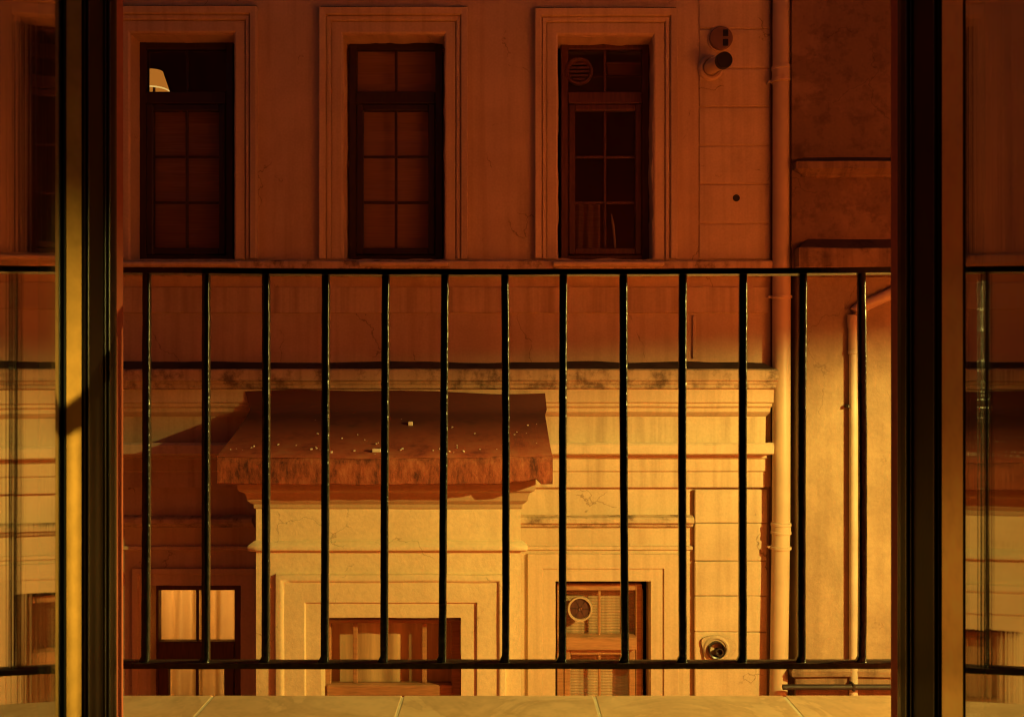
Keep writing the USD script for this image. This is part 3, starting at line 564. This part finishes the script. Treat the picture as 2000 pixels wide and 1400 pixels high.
# ------------------------------------------------------------------ chips of plaster on the canopy
rng = np.random.default_rng(5)
ys = np.array([6.905, 6.85, 6.75, 6.63, 6.50, 6.37, 6.25, 6.16, 6.115]); zs_ = np.array([-.243, -.275, -.312, -.352, -.392, -.432, -.468, -.494, -.507])
def zc(y, x): 
    return float(np.interp(-y, -ys, zs_)) - .004
def chip(x, y, sx, sy, sz, a):
    m = trimesh.convex.convex_hull((rng.random((14, 3)) - .5) * [sx, sy, sz]); m.apply_transform(trimesh.transformations.rotation_matrix(a, (0, 0, 1))); m.apply_translation((x, y, zc(y, x) + sz * .3)); return m
c = obj('plaster_chip', bx(X(727, 6.18), X(744, 6.18), 6.165, 6.195, zc(6.18, 0) - .004, zc(6.18, 0) + .02, .004), 'chip'); tag(c, 'pale oblong chip near the front edge of the rusty canopy', 'plaster chip')
c = obj('plaster_chip', bx(X(797, 6.66), X(806, 6.66), 6.65, 6.68, zc(6.66, 0) - .004, zc(6.66, 0) + .028, .004), 'chip'); tag(c, 'pale square chip halfway up the rusty canopy', 'plaster chip')
small = [chip(rng.uniform(-1.85, .25), rng.uniform(6.12, 6.8) if rng.random() < .5 else rng.uniform(6.12, 6.3), *(rng.uniform(.007, .019) * np.array([1.3, 1, 1])), rng.uniform(0, 6)) for _ in range(46)]
obj('grit', cat(*small), 'chip', kind='stuff', label='scattered pale grit and flakes lying on the rusty canopy')

# ------------------------------------------------------------------ our own side: wall, room, balcony
WO = (-.707, .717)                      # the doorway between its reveals
own = thing('own_house', 'reddish rendered wall round the balcony doorway', 'house')
ow = sbox(XL, GZ, XR, TOP).difference(sbox(WO[0], -.70, WO[1], 1.75))
obj('wall', plate(ow, 1.52, 1.75), 'own_render', own)
room = obj('room', cat(bx(-2.2, -2.1, -3, 1.52, -.8, 2.1), bx(2.1, 2.2, -3, 1.52, -.8, 2.1), bx(-2.2, 2.2, -3.1, -3, -.8, 2.1), bx(-2.2, 2.2, -3, 1.52, 2.1, 2.2), bx(-2.2, 2.2, -3, 1.5, -.8, -.7)), 'room_paint'); tag(room, kind='structure')
bf = thing('balcony_floor', 'pale veined marble tiled balcony floor with light joints', 'floor'); tag(bf, kind='structure')
obj('slab', bx(-1.6, 1.6, 1.53, 1.975, -.80, -.686), 'concrete', bf)
obj('grout', bx(-1.6, 1.6, 1.54, 1.982, -.686, -.6724), 'grout', bf)
joints = [-1.41, -1.01, -.612, -.2135, .1895, .589, .99, 1.39]
ed = [-1.6] + joints + [1.6]
for a, b in zip(ed[:-1], ed[1:]):
    obj('tile', bx(a + .0022, b - .0022, 1.59, 1.99, -.686, -.672, .0015), 'marble', bf)
obj('threshold', bx(WO[0], WO[1], 1.52, 1.586, -.69, -.668, .003), 'marble', bf)

rail = thing('balcony_railing', 'black painted iron balcony railing with thirteen square upright bars in view', 'railing', (0, 1.9, 0))
def hammered(m, amp, sc, seed, n=2):
    for _ in range(n): m = m.subdivide()
    m.vertices = wobble(m.vertices, amp, sc, seed); return m
zr = lambda p: (CY - p) / 970.0
xsr = np.linspace(-1.45, 1.45, 90)
def barx(z0, z1, y0, y1, seed, sag=.0):
    ring = [(y0, z0), (y0, z1), ((y0 + y1) / 2, z1 + .0015), (y1, z1), (y1, z0), (y0, z0)]
    rows = [[(x, y, z - sag * (1 - (x / .8) ** 2 if abs(x) < .8 else 0)) for x in xsr] for y, z in ring]
    return grid(wobble(np.array(rows), .0012, 14, seed))
obj('top_rail', barx(zr(534.5), zr(523.5), -.02, .02, 31, .004), 'black_paint', rail)
obj('bottom_rail', barx(zr(1302), zr(1291.5), -.013, .016, 32), 'worn_paint', rail)
rb = np.random.default_rng(9); lean = rb.normal(-.0015, .002, 30); bend = rb.normal(0, .0012, 30)
for k in range(-5, 18):
    px = 287.5 + 116.35 * k
    xb = (px - CX) / 970.0 + rb.normal(0, .0012)
    n = 60; zs = np.linspace(zr(1293), zr(534), n); hw = .0076
    rows = []
    for z in zs:
        fl = 1 + .9 * max(0, 1 - (z - zr(1293)) / .012) ** 1.5
        c = .0034
        ring = [(-hw * fl, -hw + c), (-hw * fl + c, -hw), (hw - c, -hw), (hw, -hw + c), (hw, hw - c), (hw - c, hw), (-hw + c, hw), (-hw * fl, hw - c), (-hw * fl, -hw + c)]
        xo = xb + lean[k + 5] * (zr(534) - z) / .78 + bend[k + 5] * math.sin(math.pi * (z - zr(1293)) / .78)
        rows.append([(xo + a, b, z) for a, b in ring])
    r = wobble(np.array(rows), .0011, 26, 200 + k)
    obj('baluster', grid(r), 'black_paint', rail, smooth=55)
    wd = trimesh.creation.icosphere(1, .0095); wd.vertices *= (1.15, .9, .5); wd.vertices = wobble(wd.vertices, .002, 60, k); wd.apply_translation((xb + lean[k + 5] - .001, -.002, zr(1292.5)))
    obj('weld', wd, 'black_paint', rail, smooth=True)

# door frame fixed in the opening
df = thing('door_frame', 'dark brown wooden frame of the open balcony door', 'door frame')
for s, x in ((-1, WO[0]), (1, WO[1])):
    pj = sbox(min(x, x - s * .017), 1.60, max(x, x - s * .017), 1.685).buffer(-.006).buffer(.006, 8)
    mj = trimesh.creation.extrude_polygon(pj, 2.418, engine='earcut'); mj.apply_translation((0, 0, -.668)); obj('jamb', mj, 'jamb_paint', df, smooth=50)
obj('head', bx(WO[0] + .032, WO[1] - .032, 1.60, 1.685, 1.70, 1.75, .004), 'leaf_wood', df)

# the two glazed door leaves, swung into the room
def leaf(name_label, s, hx, hy, delta, stile):
    """s = -1 for the left leaf. u runs from the hinge into the room, n out of the leaf's outer face towards the middle of the doorway."""
    t = thing('door_leaf', name_label, 'door', (hx, hy, 0), 'open balcony door leaves')
    d = np.array([-s * math.sin(delta), -math.cos(delta)]); nn = np.array([-s * math.cos(delta), math.sin(delta)])
    z0, z1 = -.645, 1.68; L = .66
    def prism(u0, u1, n0, n1, za, zb, c=.004):
        m = bx(u0, u1, n0, n1, za, zb, c); v = m.vertices
        xy = v[:, :1] * d + v[:, 1:2] * nn
        return trimesh.Trimesh(np.c_[xy, v[:, 2]], m.faces[:, ::-1] if s < 0 else m.faces, process=False)
    def bevel(u0, n0, u1, n1, za, zb):
        """a splayed bead as a sheet with thickness between two (u, n) points"""
        pts = np.array([(u0, n0), (u1, n1), (u1 - .008, n1 - .003), (u0, n0 - .018)])
        m = trimesh.creation.extrude_polygon(Polygon(pts), zb - za, engine='earcut'); v = m.vertices
        xy = v[:, :1] * d + v[:, 1:2] * nn
        m = trimesh.Trimesh(np.c_[xy, v[:, 2] + za], m.faces, process=False); m.fix_normals(); return m
    obj('stile', prism(0, stile, -.07, 0, z0, z1, .006), 'leaf_wood', t)
    for uu, rr in ((.045, .005), (.062, .003), (stile - .018, .004)):
        c0 = uu * d; m = cyl((c0[0], c0[1], z0 + .01), (c0[0], c0[1], z1 - .01), rr, 14); obj('stile_bead', m, 'jamb_paint', t, smooth=40)
    obj('stile', prism(L - .1, L, -.07, 0, z0, z1, .006), 'leaf_wood', t)
    obj('rail', prism(stile + .0, L - .1, -.068, -.002, z0, z0 + .11), 'leaf_wood', t); obj('rail', prism(stile, L - .1, -.068, -.002, z1 - .1, z1), 'leaf_wood', t)
    bw, gp = (.027, .021) if s < 0 else (.074, .006)
    obj('glazing_bead', bevel(stile + .003, -.001, stile + bw, -.015 if s < 0 else -.004, z0 + .11, z1 - .1), 'leaf_bead' if s < 0 else 'leaf_trim', t)
    obj('gasket', prism(stile + bw - .02, stile + bw + .002, -gp + .0005, -.0045 if s > 0 else -.0155, z0 + .11, z1 - .1, .003), 'rubber_gasket', t)
    obj('pane', prism(stile + .012, L - .1, -gp - .003, -gp, z0 + .1, z1 - .09, 0), 'leaf_glass', t)
    return t
leaf('left glazed balcony door leaf, swung in, dark stile and gold bead', -1, -.680, 1.652, math.radians(5.1), .163)
leaf('right glazed balcony door leaf, swung in, dark stile and gold bead', 1, .692, 1.652, math.radians(4.2), .185)

# ------------------------------------------------------------------ the street lamp that lights the scene
lp = thing('street_lamp', 'hooded sodium street lamp on a long bracket from the near wall', 'street lamp', tuple(LAMP))
RIM, RR = -.0465, .30
obj('hood', lathe([(.02, .2), (.09, .18), (.16, .12), (.22, .05), (RR, RIM), (RR - .008, RIM), (.21, .045), (.15, .11), (.0, .16)], (0, 0, 0), (0, 0, 1), 36), 'lamp_housing', lp, smooth=40)
obj('bracket', tube([(0, 0, .2), (0, -.06, .30), (0, -.2, .36), (0, -.6, .37), (0, 1.75 - LAMP[1], .36)], .022, 10), 'lamp_housing', lp, smooth=60)
obj('wall_plate', bx(-.08, .08, 1.75 - LAMP[1], 1.77 - LAMP[1], .25, .55, .005), 'lamp_housing', lp)
sl = UsdLux.SphereLight.Define(stage, str(lp.GetPath()) + '/bulb'); sl.CreateRadiusAttr(.022); sl.CreateIntensityAttr(LAMP_I); sl.CreateNormalizeAttr(False); sl.CreateColorAttr(LAMP_C)
